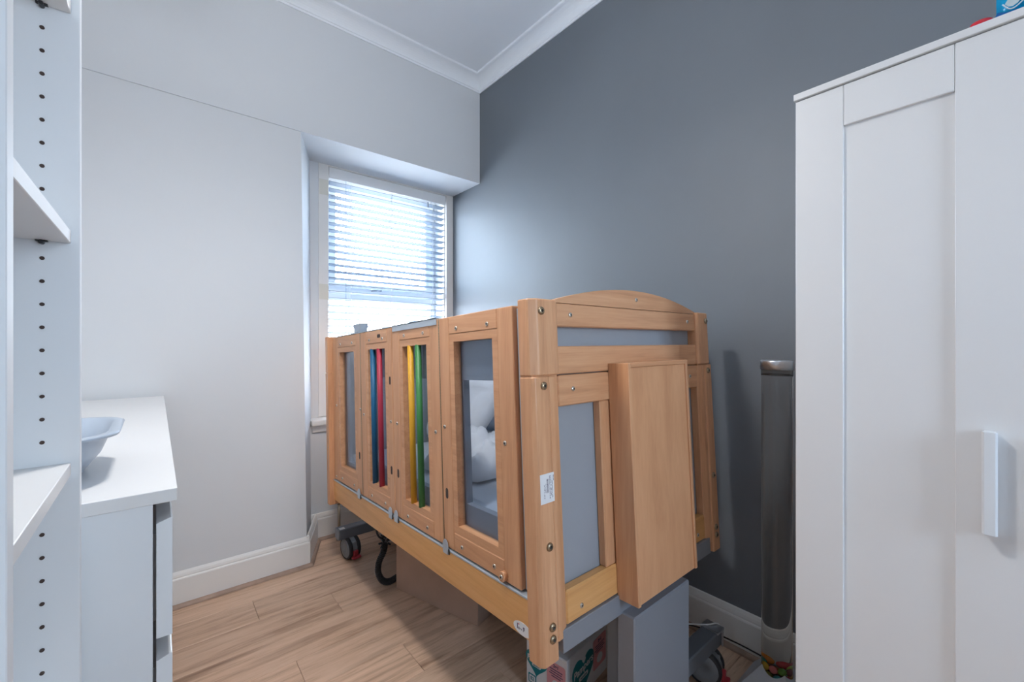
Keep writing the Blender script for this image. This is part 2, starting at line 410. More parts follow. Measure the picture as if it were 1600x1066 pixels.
bm = bmesh.new(); add_box(bm, 1.225, 1.285, 3.030, 3.046, 1.616, 1.640); bevel(bm, .004); add_tube(bm, spline([(1.265, 3.03, 1.628), (1.262, 3.01, 1.63), (1.23, 3.0, 1.618), (1.19, 3.0, 1.612)], 5), .008, 8)
build('window_handle', bm, 'grey_metal', sash)
S(box('trim_8', .735, WX, 2.785, 3.2, .722, .757, 'trim_gloss', b=.006, seg=2))     # sill
S(box('trim_9', .745, WX, 2.818, 2.834, .676, .724, 'trim_gloss', b=.004))
for i, z in enumerate((2.20, 1.52)): box('tape_patch', .806, .862, 2.8922, 2.8932, z, z + .1, 'tape', w1, b=0)

# venetian blind
bl = thing('venetian_blind', 'white venetian blind with open slats hanging in the alcove window', 'blind', (1.31, 2.93, .775))
box('valance', .868, 1.750, 2.898, 2.908, 2.322, 2.392, 'upvc', bl, .003)
box('headrail', .872, 1.746, 2.910, 2.960, 2.345, 2.390, 'upvc', bl, .003)
bm = bmesh.new()
prof = [(-.025, -.0016), (-.012, .0005), (0, .0012), (.012, .0005), (.025, -.0016)]
up = [(y, z + .0028) for y, z in prof]
tl = math.radians(-10)
rotp = lambda p: (p[0] * math.cos(tl) - p[1] * math.sin(tl), p[0] * math.sin(tl) + p[1] * math.cos(tl))
prof = [rotp(p) for p in prof]; up = [rotp(p) for p in up]
add_prism(bm, prof + up[::-1], 'x', -.437, .437)
bmesh.ops.recalc_face_normals(bm, faces=bm.faces)
sm = D.meshes.new('slat'); bm.to_mesh(sm); bm.free(); sm.materials.append(MAT['slat_backlit'])
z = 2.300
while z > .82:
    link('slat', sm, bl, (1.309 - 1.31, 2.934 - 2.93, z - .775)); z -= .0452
box('bottom_rail', .872, 1.746, 2.912, 2.956, .775, .795, 'upvc', bl, .004)
for x in (1.015, 1.305, 1.640):
    for dy in (-.027, .027): cyl('ladder_cord', (x, 2.934 + dy, .78), (x, 2.934 + dy, 2.35), .0011, 'white_plastic', bl, seg=6)
cyl('tilt_wand', (.978, 2.902, 1.1), (.978, 2.902, 2.33), .003, 'perspex', bl, seg=8)
box('cord_toggle', 1.585, 1.597, 2.892, 2.898, 2.27, 2.31, 'grey_plastic', bl, .002)

# radiator under the window (mostly behind the cot) with its valve
rad = thing('radiator', 'white panel radiator with a chrome valve under the window', 'radiator', (1.33, 2.77, 0))
box('panel', .955, 1.72, 2.752, 2.792, .15, .64, 'radiator', rad, .008, seg=2)
for i in range(12): x = .99 + i * .06; box('rib', x, x + .034, 2.745, 2.753, .18, .61, 'radiator', rad, .003)
for x in (1.08, 1.6): box('bracket', x, x + .03, 2.79, 2.83, .3, .5, 'radiator', rad)
va = cyl('valve', (.882, 2.745, .225), (.882, 2.745, .275), .013, 'chrome', rad)
cyl('valve_cap', (.882, 2.745, .275), (.882, 2.745, .30), .016, 'black_plastic', va, r1=.012)
cyl('connector', (.882, 2.748, .245), (.957, 2.768, .245), .009, 'chrome', va)
cyl('pipe', (.882, 2.742, 0), (.882, 2.745, .226), .0085, 'old_pipe', rad)
cyl('pipe_collar', (.882, 2.742, 0), (.882, 2.742, .008), .018, 'old_pipe', rad)

# added fill lamp, unseen above the frame; opaque shade sends its light downward
LX, LY, LZ = .25, 1.10, 2.50
lp = thing('fill_lamp', 'added fill lamp with an opaque white shade, hanging out of view from the ceiling', 'lamp', (LX, LY, LZ))
bm = bmesh.new(); add_lathe(bm, [(.175, 0), (.177, .002), (.120, .150), (.028, .162), (.022, .159), (.116, .147), (.172, .001), (.175, 0)], (LX, LY, LZ), 40); build('shade', bm, 'white_plastic', lp, smooth=True)
cyl('bulb_holder', (LX, LY, LZ + .125), (LX, LY, LZ + .165), .018, 'white_plastic', lp)
cyl('flex', (LX, LY, LZ + .16), (LX, LY, CZ - .03), .003, 'white_plastic', lp, seg=8)
cyl('ceiling_rose', (LX, LY, CZ - .03), (LX, LY, CZ), .045, 'white_plastic', lp, r1=.05)
pl_ = D.lights.new('fill_bulb', 'POINT'); pl_.energy = LAMP; pl_.shadow_soft_size = .10; pl_.color = (1.0, .97, .94)
po_ = D.objects.new('fill_bulb', pl_); COL.objects.link(po_); po_.parent = lp; po_.location = (0, 0, .105)

# ================================================================== the cot
T = math.radians(3.0)
CO = Vector((.732, .794, .40))
CM = Matrix.Translation(CO) @ Matrix.Rotation(-T, 4, 'X')
cot = thing('cot_bed', 'high-sided beech wood cot bed on wheels with folding doors and coloured bars', 'bed', (1.18, 1.58, 0))
XM, YM = .897, 1.532          # mirror sums
def cbox(name, x0, x1, y0, y1, z0, z1, m, parent=cot, b=.003, seg=1): return box(name, x0, x1, y0, y1, z0, z1, m, parent, b, CM, seg=seg)
def cprism(name, pts, axis, a, b, m, parent=cot, bv=.0015): return prism(name, pts, axis, a, b, m, parent, bv, CM)
def mir(pts, fx, fy): return [((XM - x) if fx else x, (YM - y) if fy else y) for x, y in pts]
# shared screw heads
def screw_mesh(name, r, h, m1, hole):
    bm = bmesh.new()
    prof = [(r, 0), (r, h * .4), (r * .8, h * .85), (hole * 1.05, h), (hole, h), (hole * .9, h * .3), (0, h * .3)]
    add_lathe(bm, prof, (0, 0, 0), 14)
    bmesh.ops.recalc_face_normals(bm, faces=bm.faces)
    me = D.meshes.new(name); bm.to_mesh(me); bm.free(); me.materials.append(MAT[m1]); me.materials.append(MAT['screw_core'])
    for p in me.polygons:
        p.use_smooth = True
        if all((me.vertices[i].co.xy.length <= hole * 1.01) for i in p.vertices): p.material_index = 1
    return me
SC_S = screw_mesh('screw', .0068, .003, 'steel', .003)
SC_B = screw_mesh('bolt', .0105, .006, 'brass_screw', .004)
ROT_Y = Matrix.Rotation(-T, 4, 'X') @ Matrix.Rotation(math.radians(90), 4, 'X')        # z -> -y
ROT_X = Matrix.Rotation(-T, 4, 'X') @ Matrix.Rotation(math.radians(-90), 4, 'Y')       # z -> -x
def head(me, p, rot, parent):
    o = link(me.name, me, parent); o.location = (CM @ Vector(p)) - wloc(parent); o.rotation_euler = rot.to_euler(); return o

POST = [(-.025, -.020), (-.025, -.060), (-.016, -.070), (.029, -.070), (.034, -.066), (.034, -.020)]
STRIP = [(.034, -.067), (.050, -.066), (.075, -.057), (.075, -.030), (.034, -.030)]
BLOCK = [(-.025, -.020), (-.025, -.057), (-.003, -.070), (.066, -.070), (.075, -.064), (.075, -.020)]
for fy in (0, 1):
    ends = []
    for fx in (0, 1):
        po = cprism('post', mir(POST, fx, fy), 'z', .058, .7575, 'beech_z', bv=.002)
        cprism('end_stile', mir(STRIP, fx, fy), 'z', .097, .7575, 'beech_z', bv=.002)
        cbox('tenon', *sorted((abs(fx * XM - (-.020)), abs(fx * XM - .070))) if fx else (-.020, .070), *((YM + .022, YM + .060) if fy else (-.060, -.022)), .74, .78, 'beech_z', po, 0)
        bk = cprism('post_block', mir(BLOCK, fx, fy), 'z', .7605, .955, 'beech_z', bv=.003)
        if not fy:
            sx = (lambda v: XM - v) if fx else (lambda v: v)
            head(SC_B, (sx(.011), -.070, .924), ROT_Y, bk)
            for zz in (.735, .339, .146, .117): head(SC_B, (sx(.011), -.070, zz), ROT_Y, po)
    Y = (lambda a, b: (YM - b, YM - a)) if fy else (lambda a, b: (a, b))
    ya, yb = Y(-.060, -.030)
    r1 = cbox('end_rail', .075, .822, ya, yb, .887, .949, 'beech_x')
    cbox('end_rail', .075, .822, ya, yb, .7605, .8345, 'beech_x')
    r3 = cbox('end_rail', .075, .822, ya, yb, .676, .7575, 'beech_x')
    rb = cbox('end_rail', .075, .822, ya, yb, .118, .204, 'beech_gold_x', b=.004)
    n = 22; x0, x1 = .052, .845
    arc = [(x0 + (x1 - x0) * i / n, .9505 + .057 * (1 - ((i / n) * 2 - 1) ** 2) + .001) for i in range(n + 1)]
    ar = cprism('arch_board', [(x0, .9505)] + arc + [(x1, .9505)], 'y', Y(-.058, -.030)[0], Y(-.058, -.030)[1], 'beech_x', bv=0)
    for a in ((.246, .295), (.602, .651)): cbox('end_muntin', a[0], a[1], Y(-.056, -.03)[0], Y(-.056, -.03)[1], .204, .676, 'beech_z')
    ya, yb = Y(-.030, -.012)
    cbox('end_panel', .06, .837, ya, yb, .15, .952, 'vinyl', b=.002)
    n = 16; arcp = [(x0 + .01 + (x1 - x0 - .02) * i / n, .952 + .052 * (1 - ((i / n) * 2 - 1) ** 2)) for i in range(n + 1)]
    cprism('arch_lining', [(x0 + .01, .9525)] + arcp + [(x1 - .01, .9525)], 'y', ya, yb, 'grey_metal', bv=0)
    if not fy:
        for x in (.131, XM - .131):
            head(SC_S, (x, -.060, .919), ROT_Y, r1); head(SC_S, (x, -.060, .719), ROT_Y, r3); head(SC_S, (x, -.060, .147), ROT_Y, rb)
        head(SC_S, (.449, -.058, .980), ROT_Y, ar)
# sticker on the near post
st = cbox('maker_label', -.013, .0345, -.0709, -.0701, .446, .518, 'sticker', b=0)
bm = bmesh.new()
random.seed(3)
def ink(x0, x1, z0, z1): add_box(bm, x0, x1, -.0711, -.0709, z0, z1)
z = .452
while z < .505:                                             # rows of print and a bar code, running up the label
    h = random.choice((.0006, .001, .0016, .0006)); ink(.0085, .0145, z, z + h) if z > .470 else None; z += h + .0008
for cx, a, b, nn in ((.0005, .458, .492, 26), (.005, .472, .494, 18), (.019, .455, .512, 44), (.0235, .462, .512, 38), (.028, .455, .498, 26), (.032, .498, .512, 5)):
    for i in range(nn):
        zz = a + (b - a) * i / nn
        if random.random() < .82: ink(cx - .0012, cx + random.choice((.0004, .001, .0014)), zz, zz + (b - a) / nn * .62)
bmesh.ops.transform(bm, matrix=CM, verts=bm.verts); build('print', bm, 'print_dark', st)

# long sides: beam, track, doors
def oval(cx, cy, a, b, n=20): return [(cx + a * math.cos(2 * PI * i / n), cy + b * math.sin(2 * PI * i / n)) for i in range(n)]
BEAM = [(0.0, .186), (-.003, .183), (-.003, .128), (-.0005, .083), (.004, .080), (.030, .080), (.030, .186)]
beam = cprism('side_beam', BEAM, 'y', -.030, 1.555, 'beech_gold_y', bv=.001)
cprism('side_beam', [(XM - a, b) for a, b in BEAM], 'y', -.030, 1.555, 'beech_gold_y', bv=.001)
cbox('door_track', -.004, .020, -.02, 1.552, .1862, .1925, 'cap_metal', b=.001)
cbox('side_upright', .0, .040, -.038, .008, .187, .950, 'beech_z')
cbox('gap_strip', .014, .034, .010, .028, .197, .940, 'cap_metal', b=.001)
cbox('side_upright', .0, .040, 1.542, 1.570, .187, .950, 'beech_z')
ov = cprism('oval_badge', oval(.026, .1035, .036, .0165), 'x', -.0042, -.0030, 'sticker', bv=0)
bm = bmesh.new()
for (ya, yb, za, zb) in ((.044, .047, .098, .112), (.038, .0415, .098, .104), (.0335, .036, .100, .103), (.029, .031, .099, .103), (.021, .0235, .099, .110), (.017, .021, .108, .1105), (.017, .0195, .103, .108)):
    add_box(bm, -.0045, -.0042, ya, yb, za, zb)
bmesh.ops.transform(bm, matrix=CM, verts=bm.verts); build('print', bm, 'print_dark', ov)
bm = bmesh.new(); add_prism(bm, oval(.040, .1115, .0022, .0022, 10), 'x', -.0045, -.0042)
bmesh.ops.transform(bm, matrix=CM, verts=bm.verts); build('print_dot', bm, 'print_red', ov)

def slot_mesh():
    bm = bmesh.new()
    pts = [(.0076 * math.cos(t), .0095 + .0076 * math.sin(t)) for t in [i * PI / 6 for i in range(7)]] + [(.0076 * math.cos(t), -.0095 + .0076 * math.sin(t)) for t in [PI + i * PI / 6 for i in range(7)]]
    add_prism(bm, pts, 'x', -.0006, .004); bmesh.ops.recalc_face_normals(bm, faces=bm.faces)
    me = D.meshes.new('slot'); bm.to_mesh(me); bm.free(); me.materials.append(MAT['hole_dark']); return me
SLOT = slot_mesh()
def slot(p, parent, turn=False):
    o = link('slot', SLOT, parent); o.location = (CM @ Vector(p)) - wloc(parent)
    o.rotation_euler = (Matrix.Rotation(-T, 4, 'X') @ Matrix.Rotation(PI / 2 if turn else 0, 4, 'X')).to_euler(); return o
def door(y0, y1, w0, w1, side, bars=(), screws=True, pad=None, slots=(), mids=(), pad_m='vinyl'):
    """a folding door from y0 to y1 with its window from w0 to w1; side 0 is the near side"""
    fx = (lambda a, b: (a, b)) if side == 0 else (lambda a, b: (XM - b, XM - a))
    zb, zt, wb, wt, bd = .197, .948, .280, .866, .025
    X0, X1 = fx(0, .030)
    # inner bead frame, mitred, is the part itself
    bm = bmesh.new()
    xa, xb = fx(.0015, .028)
    oy0, oy1, oz0, oz1 = w0 - bd, w1 + bd, wb - bd, wt + bd
    for q in ([(oy0, oz0), (oy1, oz0), (w1, wb), (w0, wb)], [(oy0, oz1), (w0, wt), (w1, wt), (oy1, oz1)], [(oy0, oz0), (w0, wb), (w0, wt), (oy0, oz1)], [(oy1, oz0), (oy1, oz1), (w1, wt), (w1, wb)]):
        add_prism(bm, q, 'x', xa, xb)
    bmesh.ops.transform(bm, matrix=CM, verts=bm.verts); d = build('side_door', bm, 'beech_y', cot)
    s1 = cbox('stile', X0, X1, y0, oy0 - .0006, zb, zt, 'beech_z', d, .002)
    s2 = cbox('stile', X0, X1, oy1 + .0006, y1, zb, zt, 'beech_z', d, .002)
    ra = cbox('rail', X0, X1, oy0, oy1, oz1 + .0008, zt, 'beech_y', d, .002)
    rb = cbox('rail', X0, X1, oy0, oy1, zb, oz0 - .0008, 'beech_y', d, .002)
    px = fx(.0205, .0245); cbox('pane', px[0], px[1], w0 - .004, w1 + .004, wb - .004, wt + .004, 'perspex', d, b=0)
    for yy, m in bars: cyl('bar', (fx(.0085, .0085)[0], yy, wb - .002), (fx(.0085, .0085)[0], yy, wt + .002), .0115, m, d, M=CM, seg=18)
    if side == 0 and screws:
        for yy in (w0 + .02, w1 - .02):
            head(SC_S, (0, yy, .908), ROT_X, ra); head(SC_S, (0, yy, .2215), ROT_X, rb)
        for yy, zz in mids: head(SC_S, (0, yy, zz), ROT_X, s1 if yy < (y0 + y1) / 2 else s2)
        for yy, zz, tn in slots: slot((0, yy, zz), (ra if tn else (s1 if yy < (y0 + y1) / 2 else s2)), tn)
    if pad:
        a0, a1, zz0, zz1 = pad; bm = bmesh.new(); xa, xb = fx(.033, .056)
        e0, e1 = y0 + .006, y1 - .006
        for q in ((e0, e1, zb, zz0), (e0, e1, zz1, .938), (e0, a0, zz0, zz1), (a1, e1, zz0, zz1)): add_box(bm, xa, xb, *q)
        bmesh.ops.transform(bm, matrix=CM, verts=bm.verts); build('padded_liner', bm, pad_m, d)
    return d
d4 = door(.030, .4155, .124, .329, 0, pad=(.075, .325, .345, .742), mids=((.394, .588), (.078, .575)), slots=((.391, .371, False),))
d3 = door(.4185, .790, .509, .700, 0, (( .583, 'green_bar'), (.645, 'yellow_bar')), pad=(.465, .735, .345, .742), mids=((.454, .564), (.757, .564)), slots=((.757, .368, False),))
d2 = door(.7945, 1.137, .866, 1.048, 0, ((.938, 'red_bar'), (1.012, 'blue_bar')), pad=(.83, 1.09, .345, .742), mids=((.815, .566), (1.106, .571)), slots=((.817, .732, False), (.819, .369, False), (.922, .921, True)))
d1 = door(1.141, 1.540, 1.228, 1.438, 0, pad=(1.19, 1.425, .30, .90), mids=((1.150, .592), (1.492, .588), (1.510, .214)), slots=((1.172, .374, False),))
for a in ((.030, .4155, .124, .329), (.4185, .790, .509, .700), (.7945, 1.137, .866, 1.048), (1.141, 1.540, 1.228, 1.438)): door(*a, 1, pad=(a[2] - .03, a[3] + .02, .36, .742), pad_m='vinyl_lit')
# piano hinges between the doors
for yy, d in ((.417, d4), (1.139, d2)):
    bm = bmesh.new()
    z = .20
    while z < .945: add_cyl(bm, (.0005, yy, z), (.0005, yy, z + .0085), .0021, seg=6); z += .0095
    bmesh.ops.transform(bm, matrix=CM, verts=bm.verts); build('hinge', bm, 'brass_screw', d)
# half-moon plates and rubber stops on the track
for yy in (1.176, .828, .775, .401):
    pl = [(yy + .017 * math.cos(t), .196 + .026 * math.sin(t)) for t in [i * PI / 8 for i in range(9)]] + [(yy - .014, .176), (yy + .014, .176)]
    hp = cprism('hinge_plate', pl, 'x', -.0065, -.0042, 'cap_metal', bv=0)
    cbox('track_stop', -.0068, -.0035, yy - .024, yy - .0175, .178, .196, 'rubber', hp, b=.001)
bm = bmesh.new(); add_cyl(bm, (0, .096, .214), (-.014, .096, .214), .0135, seg=20); bmesh.ops.transform(bm, matrix=CM, verts=bm.verts)
kb = build('door_knob', bm, 'beech_z', d4, smooth=True); flat_caps(kb); head(SC_S, (-.014, .096, .214), ROT_X, kb)
# metal caps along the top edge
bm = bmesh.new(); add_box(bm, -.0035, -.0012, .428, .778, .929, .9535); add_box(bm, -.0035, .034, .428, .778, .9492, .9535); bmesh.ops.transform(bm, matrix=CM, verts=bm.verts)
build('top_cap', bm, 'cap_metal', d3)
cbox('top_cap', -.001, .034, .797, 1.135, .9485, .9525, 'cap_metal', d2, b=.001); cbox('top_cap', -.001, .034, 1.143, 1.47, .9485, .9525, 'cap_metal', d1, b=.001)
kn = cprism('latch_cup', [(1.150, .953), (1.225, .953), (1.24, .996), (1.135, .996)], 'x', .004, .040, 'grey_plastic', d1, .003)
for xx in ((XM - .034, XM + .001),): cbox('top_cap', xx[0], xx[1], .03, 1.52, .9485, .9525, 'cap_metal', b=.001)

# deck and frame under the mattress
cbox('deck', .034, .863, -.01, 1.54, .150, .200, 'grey_metal')
cbox('end_crossbar', .052, .845, -.066, -.030, .060, .1165, 'grey_column', b=.002)
cbox('end_crossbar', .052, .845, 1.562, 1.598, .060, .1165, 'grey_column', b=.002)
cbox('crossbar_bracket', .036, .062, -.028, .03, .056, .150, 'grey_metal')
for x in (.22, .64): cbox('deck_rail', x, x + .05, -.03, 1.56, .085, .150, 'grey_metal')

# wooden case over the lifting column at the near end
cs = cbox('column_case', .297, .606, -.122, -.060, .112, .772, 'veneer_z', b=0)
cbox('case_side', .285, .298, -.131, -.0602, .106, .782, 'beech_z', cs, .0015)
cbox('case_side', .605, .618, -.131, -.0602, .106, .782, 'beech_z', cs, .0015)
cbox('case_top', .2982, .6048, -.131, -.0602, .769, .782, 'beech_x', cs, .0015)
cbox('case_panel', .2985, .6045, -.1262, -.1222, .107, .7685, 'veneer_z', cs, .0005)

# lifting columns, feet and castors (stand upright on the floor)
for ya, yb, yc, near in ((.690, .750, .800, 1), (2.40, 2.46, 2.35, 0)):
    lc = box('lifting_column', 1.028, 1.336, ya, yb, .055, .47 if near else .40, 'grey_column', cot, .004)
    box('column_sleeve', 1.045, 1.320, min(yb, yc) if near else yc, max(yb, yc) if near else ya, .09, .48 if near else .42, 'grey_metal', lc, .003)
def caster(x, y, rot, name='caster'):
    M = Matrix.Translation((x, y, 0)) @ Matrix.Rotation(rot, 4, 'Z')
    def W(bm): bmesh.ops.transform(bm, matrix=M, verts=bm.verts); return bm
    R = .0615
    bm = bmesh.new(); add_cyl(bm, (0, 0, .085), (0, 0, .135), .012, seg=12); add_box(bm, -.012, .012, -.05, .045, .055, .105); bevel(bm, .003)
    c = build(name, W(bm), 'caster_grey', cot)
    bm = bmesh.new()                                       # hood over the gap between the wheels
    pts = [(-math.cos(t) * .058, .0615 + math.sin(t) * .058) for t in [i * PI / 10 - .35 for i in range(14)]]
    inn = [(-math.cos(t) * .050, .0615 + math.sin(t) * .050) for t in [i * PI / 10 - .35 for i in range(14)]]
    add_prism(bm, pts + inn[::-1], 'x', -.0125, .0125); build('hood', W(bm), 'caster_grey', c)
    for s in (-1, 1):
        bm = bmesh.new()
        ax = Vector((s, 0, 0))
        add_lathe(bm, [(0, .013), (R - .004, .013), (R, .016), (R, .030), (R - .004, .034), (R - .010, .0335)], (0, 0, R), 32, ax)
        wv = [v for v in bm.verts]
        w = build('wheel', W(bm), 'rubber', c, smooth=True)
        bm = bmesh.new(); add_lathe(bm, [(0, .030), (.020, .0325), (.024, .036), (.0505, .034), (.053, .030)], (0, 0, R), 32, ax); 
        build('wheel_disc', W(bm), 'caster_grey', w, smooth=True)
    bm = bmesh.new(); add_box(bm, -.013, .013, -.070, -.046, .030, .060); add_box(bm, -.024, .024, -.082, -.056, .018, .030); bevel(bm, .004, 2)
    build('brake_pedal', W(bm), 'red_plastic', c)
for ya, yb, nm in ((.708, .768, 0), (2.468, 2.528, 1)):
    ft = box('foot_beam', .795, 1.625, ya, yb, .118, .176, 'grey_metal', cot, .004)
    for x in (.790, 1.625): box('end_cap', x, x + .006, ya + .001, yb - .001, .119, .175, 'grey_column', ft, .002)
box('foot_tag', .80, .83, 2.472, 2.50, .1762, .1768, 'white_plastic', cot, b=0)
cbm = bmesh.new(); add_box(cbm, 1.575, 1.628, .704, .772, .170, .180); add_box(cbm, 1.60, 1.612, .700, .704, .12, .178); bevel(cbm, .002)
build('foot_bracket', cbm, 'alu', cot)
caster(.862, 2.480, math.radians(8)); caster(1.552, .742, math.radians(15)); caster(.862, .720, math.radians(-10)); caster(1.552, 2.50, math.radians(10))

# ------------------------------------------------------------------ bedding in the cot
def cot_own(name, bm, m, smooth=False):
    bmesh.ops.transform(bm, matrix=CM, verts=bm.verts); return build_own(name, bm, m, smooth)
bm = bmesh.new(); add_box(bm, .062, .835, .0, 1.52, .2005, .315); bevel(bm, .02, 3)
tag(cot_own('mattress', bm, 'mattress', True), 'pale grey wipe-clean mattress lying in the cot', 'mattress')
def soft_slab(cx, cy, cz, lx, ly, h, tilt, amp, sc, seed, rz=0):
    bm = bmesh.new(); n = 28; rnd = random.Random(seed); o = Vector((rnd.random() * 50, rnd.random() * 50, 0))
    g = {}
    for s in (1, -1):
        for i in range(n + 1):
            for j in range(n + 1):
                u, v = i / n * 2 - 1, j / n * 2 - 1
                edge = (i in (0, n) or j in (0, n))
                if edge and s == -1: g[(s, i, j)] = g[(1, i, j)]; continue
                prof = max(0, (1 - abs(u) ** 4) * (1 - abs(v) ** 4)) ** .5
                x, y = u * lx / 2 * (1 - .06 * v * v), v * ly / 2 * (1 - .06 * u * u)
                nn = noise.fractal(Vector((x * sc, y * sc, s)) + o, 1.0, 2.0, 3)
                z = (h * prof if s == 1 else -h * .12 * prof) + (amp * nn * prof if s == 1 else 0)
                g[(s, i, j)] = bm.verts.new((x, y, z))
    for s in (1, -1):
        for i in range(n):
            for j in range(n):
                q = (g[(s, i, j)], g[(s, i + 1, j)], g[(s, i + 1, j + 1)], g[(s, i, j + 1)])
                try: bm.faces.new(q if s == 1 else q[::-1])
                except ValueError: pass
    bmesh.ops.transform(bm, matrix=Matrix.Translation((cx, cy, cz)) @ Matrix.Rotation(rz, 4, 'Z') @ Euler(tilt).to_matrix().to_4x4(), verts=bm.verts)
    return bm
tag(cot_own('pillow', soft_slab(.655, 1.23, .505, .44, .50, .12, (0, math.radians(-48), 0), .012, 6, 4), 'linen', True), 'plump white pillow leaning up inside the cot', 'pillow')
tag(cot_own('duvet', soft_slab(.46, .75, .332, .56, .42, .12, (0, 0, 0), .075, 13, 9, .1), 'linen', True), 'crumpled white duvet bunched up on the cot mattress', 'duvet')
bm = bmesh.new(); bmesh.ops.create_icosphere(bm, subdivisions=3, radius=.022)
for v in bm.verts: v.co *= 1 + .25 * noise.noise(v.co * 90)
bmesh.ops.translate(bm, verts=bm.verts, vec=(.12, .235, .340))
tag(cot_own('soft_toy', bm, 'toy_grey', True), 'small dark grey furry toy behind the cot window', 'toy')

# ================================================================== things under the cot
# plain cardboard box
A, B = Vector((1.077, 1.515)), Vector((.928, 2.015)); dv = (B - A).normalized(); pv = Vector((dv.y, -dv.x)); L = (B - A).length
cb = thing('cardboard_box', 'plain brown cardboard box on the floor under the cot', 'box', ((A + B).x / 2, (A + B).y / 2, 0))
CBM = Matrix(((pv.x, dv.x, 0, A.x), (pv.y, dv.y, 0, A.y), (0, 0, 1, 0.0), (0, 0, 0, 1)))
box('carton', 0, .26, 0, L, .001, .29, 'cardboard', cb, .002, CBM)
for a, b in ((.002, .129), (.131, .258)): box('flap', a, b, .002, L - .002, .2902, .2935, 'cardboard', cb, .001, CBM)
# nappy box
pr = math.radians(9)
PB = Matrix.Translation((1.052, .967, 0)) @ Matrix.Rotation(pr, 4, 'Z')
nb = thing('nappy_box', 'white nappy carton with teal hearts and pink panels under the cot', 'box', (1.052, .967, 0))
NW, NL, NH = .272, .175, .176
box('carton', 0, NW, 0, NL, .001, NH, 'box_white', nb, .002, PB)
def face_M(which):
    # local (u right, v up, w out)
    if which == 'front': R = Matrix(((1, 0, 0, 0), (0, 0, -1, 0), (0, 1, 0, 0), (0, 0, 0, 1)))
    else: R = Matrix(((0, 0, -1, 0), (-1, 0, 0, NL), (0, 1, 0, 0), (0, 0, 0, 1)))
    return PB @ R
def flat(name, pts, which, m, parent, lift=.0004, th=.0006):
    bm = bmesh.new(); add_prism(bm, pts, 'z', lift, lift + th); bmesh.ops.recalc_face_normals(bm, faces=bm.faces)
    bmesh.ops.transform(bm, matrix=face_M(which), verts=bm.verts); return build(name, bm, m, parent)
def letters(body, u, v, size, which, m, parent, rot=0, bold=0, shear=0, lift=.0012):
    me = text_mesh(body, size, bold=bold, shear=shear); me.materials.clear(); me.materials.append(MAT[m])
    me.transform(face_M(which) @ Matrix.Translation((u, v, lift)) @ Matrix.Rotation(rot, 4, 'Z')); me.transform(Matrix.Translation(-wloc(parent)))
    return link('lettering', me, parent)
def heart(cx, cy, s, rot=0):
    P = []
    for i in range(40):
        t = 2 * PI * i / 40; x = 16 * math.sin(t) ** 3; y = 13 * math.cos(t) - 5 * math.cos(2 * t) - 2 * math.cos(3 * t) - math.cos(4 * t)
        P.append((cx + s * (x * math.cos(rot) - y * math.sin(rot)), cy + s * (x * math.sin(rot) + y * math.cos(rot))))
    return P
def rrect(x0, x1, y0, y1, r, n=4):
    P = []
    for cx, cy, a in ((x1 - r, y1 - r, 0), (x0 + r, y1 - r, PI / 2), (x0 + r, y0 + r, PI), (x1 - r, y0 + r, 1.5 * PI)):
        for i in range(n + 1): t = a + PI / 2 * i / n; P.append((cx + r * math.cos(t), cy + r * math.sin(t)))
    return P
for which, hc, pk in (('front', (.102, .088), (.168, .262)), ('side', (.046, .110), (.092, .168))):
    s = .0046 if which == 'front' else .0030
    h = flat('heart', heart(hc[0], hc[1], s), which, 'teal', nb)
    letters('Pampers', hc[0], hc[1] + s * 3.2, s * 8.0, which, 'box_white', nb, rot=.06, bold=.0006, shear=.12)
    flat('loop_mark', heart(hc[0] + s * .5, hc[1] + s * 8.2, s * .16), which, 'box_white', nb, .0011, .0002)
    pill = flat('band', rrect(hc[0] - s * 6.5, hc[0] + s * 6.5, hc[1] - s * 5.2, hc[1] - s * 1.8, s * 1.5), which, 'box_white', nb, .0011, .0003)
    letters('sensitive', hc[0], hc[1] - s * 3.5, s * 2.6, which, 'teal', nb, lift=.0016)
    p = flat('pink_panel', rrect(pk[0], pk[1], .045 if which == 'front' else .055, .155 if which == 'front' else .150, .008), which, 'pink', nb)
    cxp = (pk[0] + pk[1]) / 2; w = pk[1] - pk[0]
    letters('2+1', cxp, .140 if which == 'front' else .138, .016 if which == 'front' else .014, which, 'print_dark', nb, bold=.0005)
    for i, (ww, zz) in enumerate(((.7, .124), (.62, .116), (.74, .108), (.5, .100))):
        flat('print_line', [(cxp - w * ww / 2, zz), (cxp + w * ww / 2, zz), (cxp + w * ww / 2, zz + .0035), (cxp - w * ww / 2, zz + .0035)], which, 'print_dark', nb, .0011, .0002)
    flat('picture', oval(cxp, .075, w * .22, .017), which, 'box_white', nb, .0011, .0003)
flat('corner_mark', rrect(.010, .045, .030, .062, .004), 'side', 'teal', nb); flat('corner_panel', rrect(.014, .041, .034, .058, .003), 'side', 'box_white', nb, .0011, .0003)
letters('52', .0275, .046, .016, 'side', 'teal', nb, lift=.0016, bold=.0004)
# loose top flap with a strip of its print
box('flap', .0, NW, .0, .085, NH + .0003, NH + .003, 'box_white', nb, .001, PB)
box('flap_print', .05, .24, .02, .07, NH + .0031, NH + .0036, 'pink', nb, 0, PB)

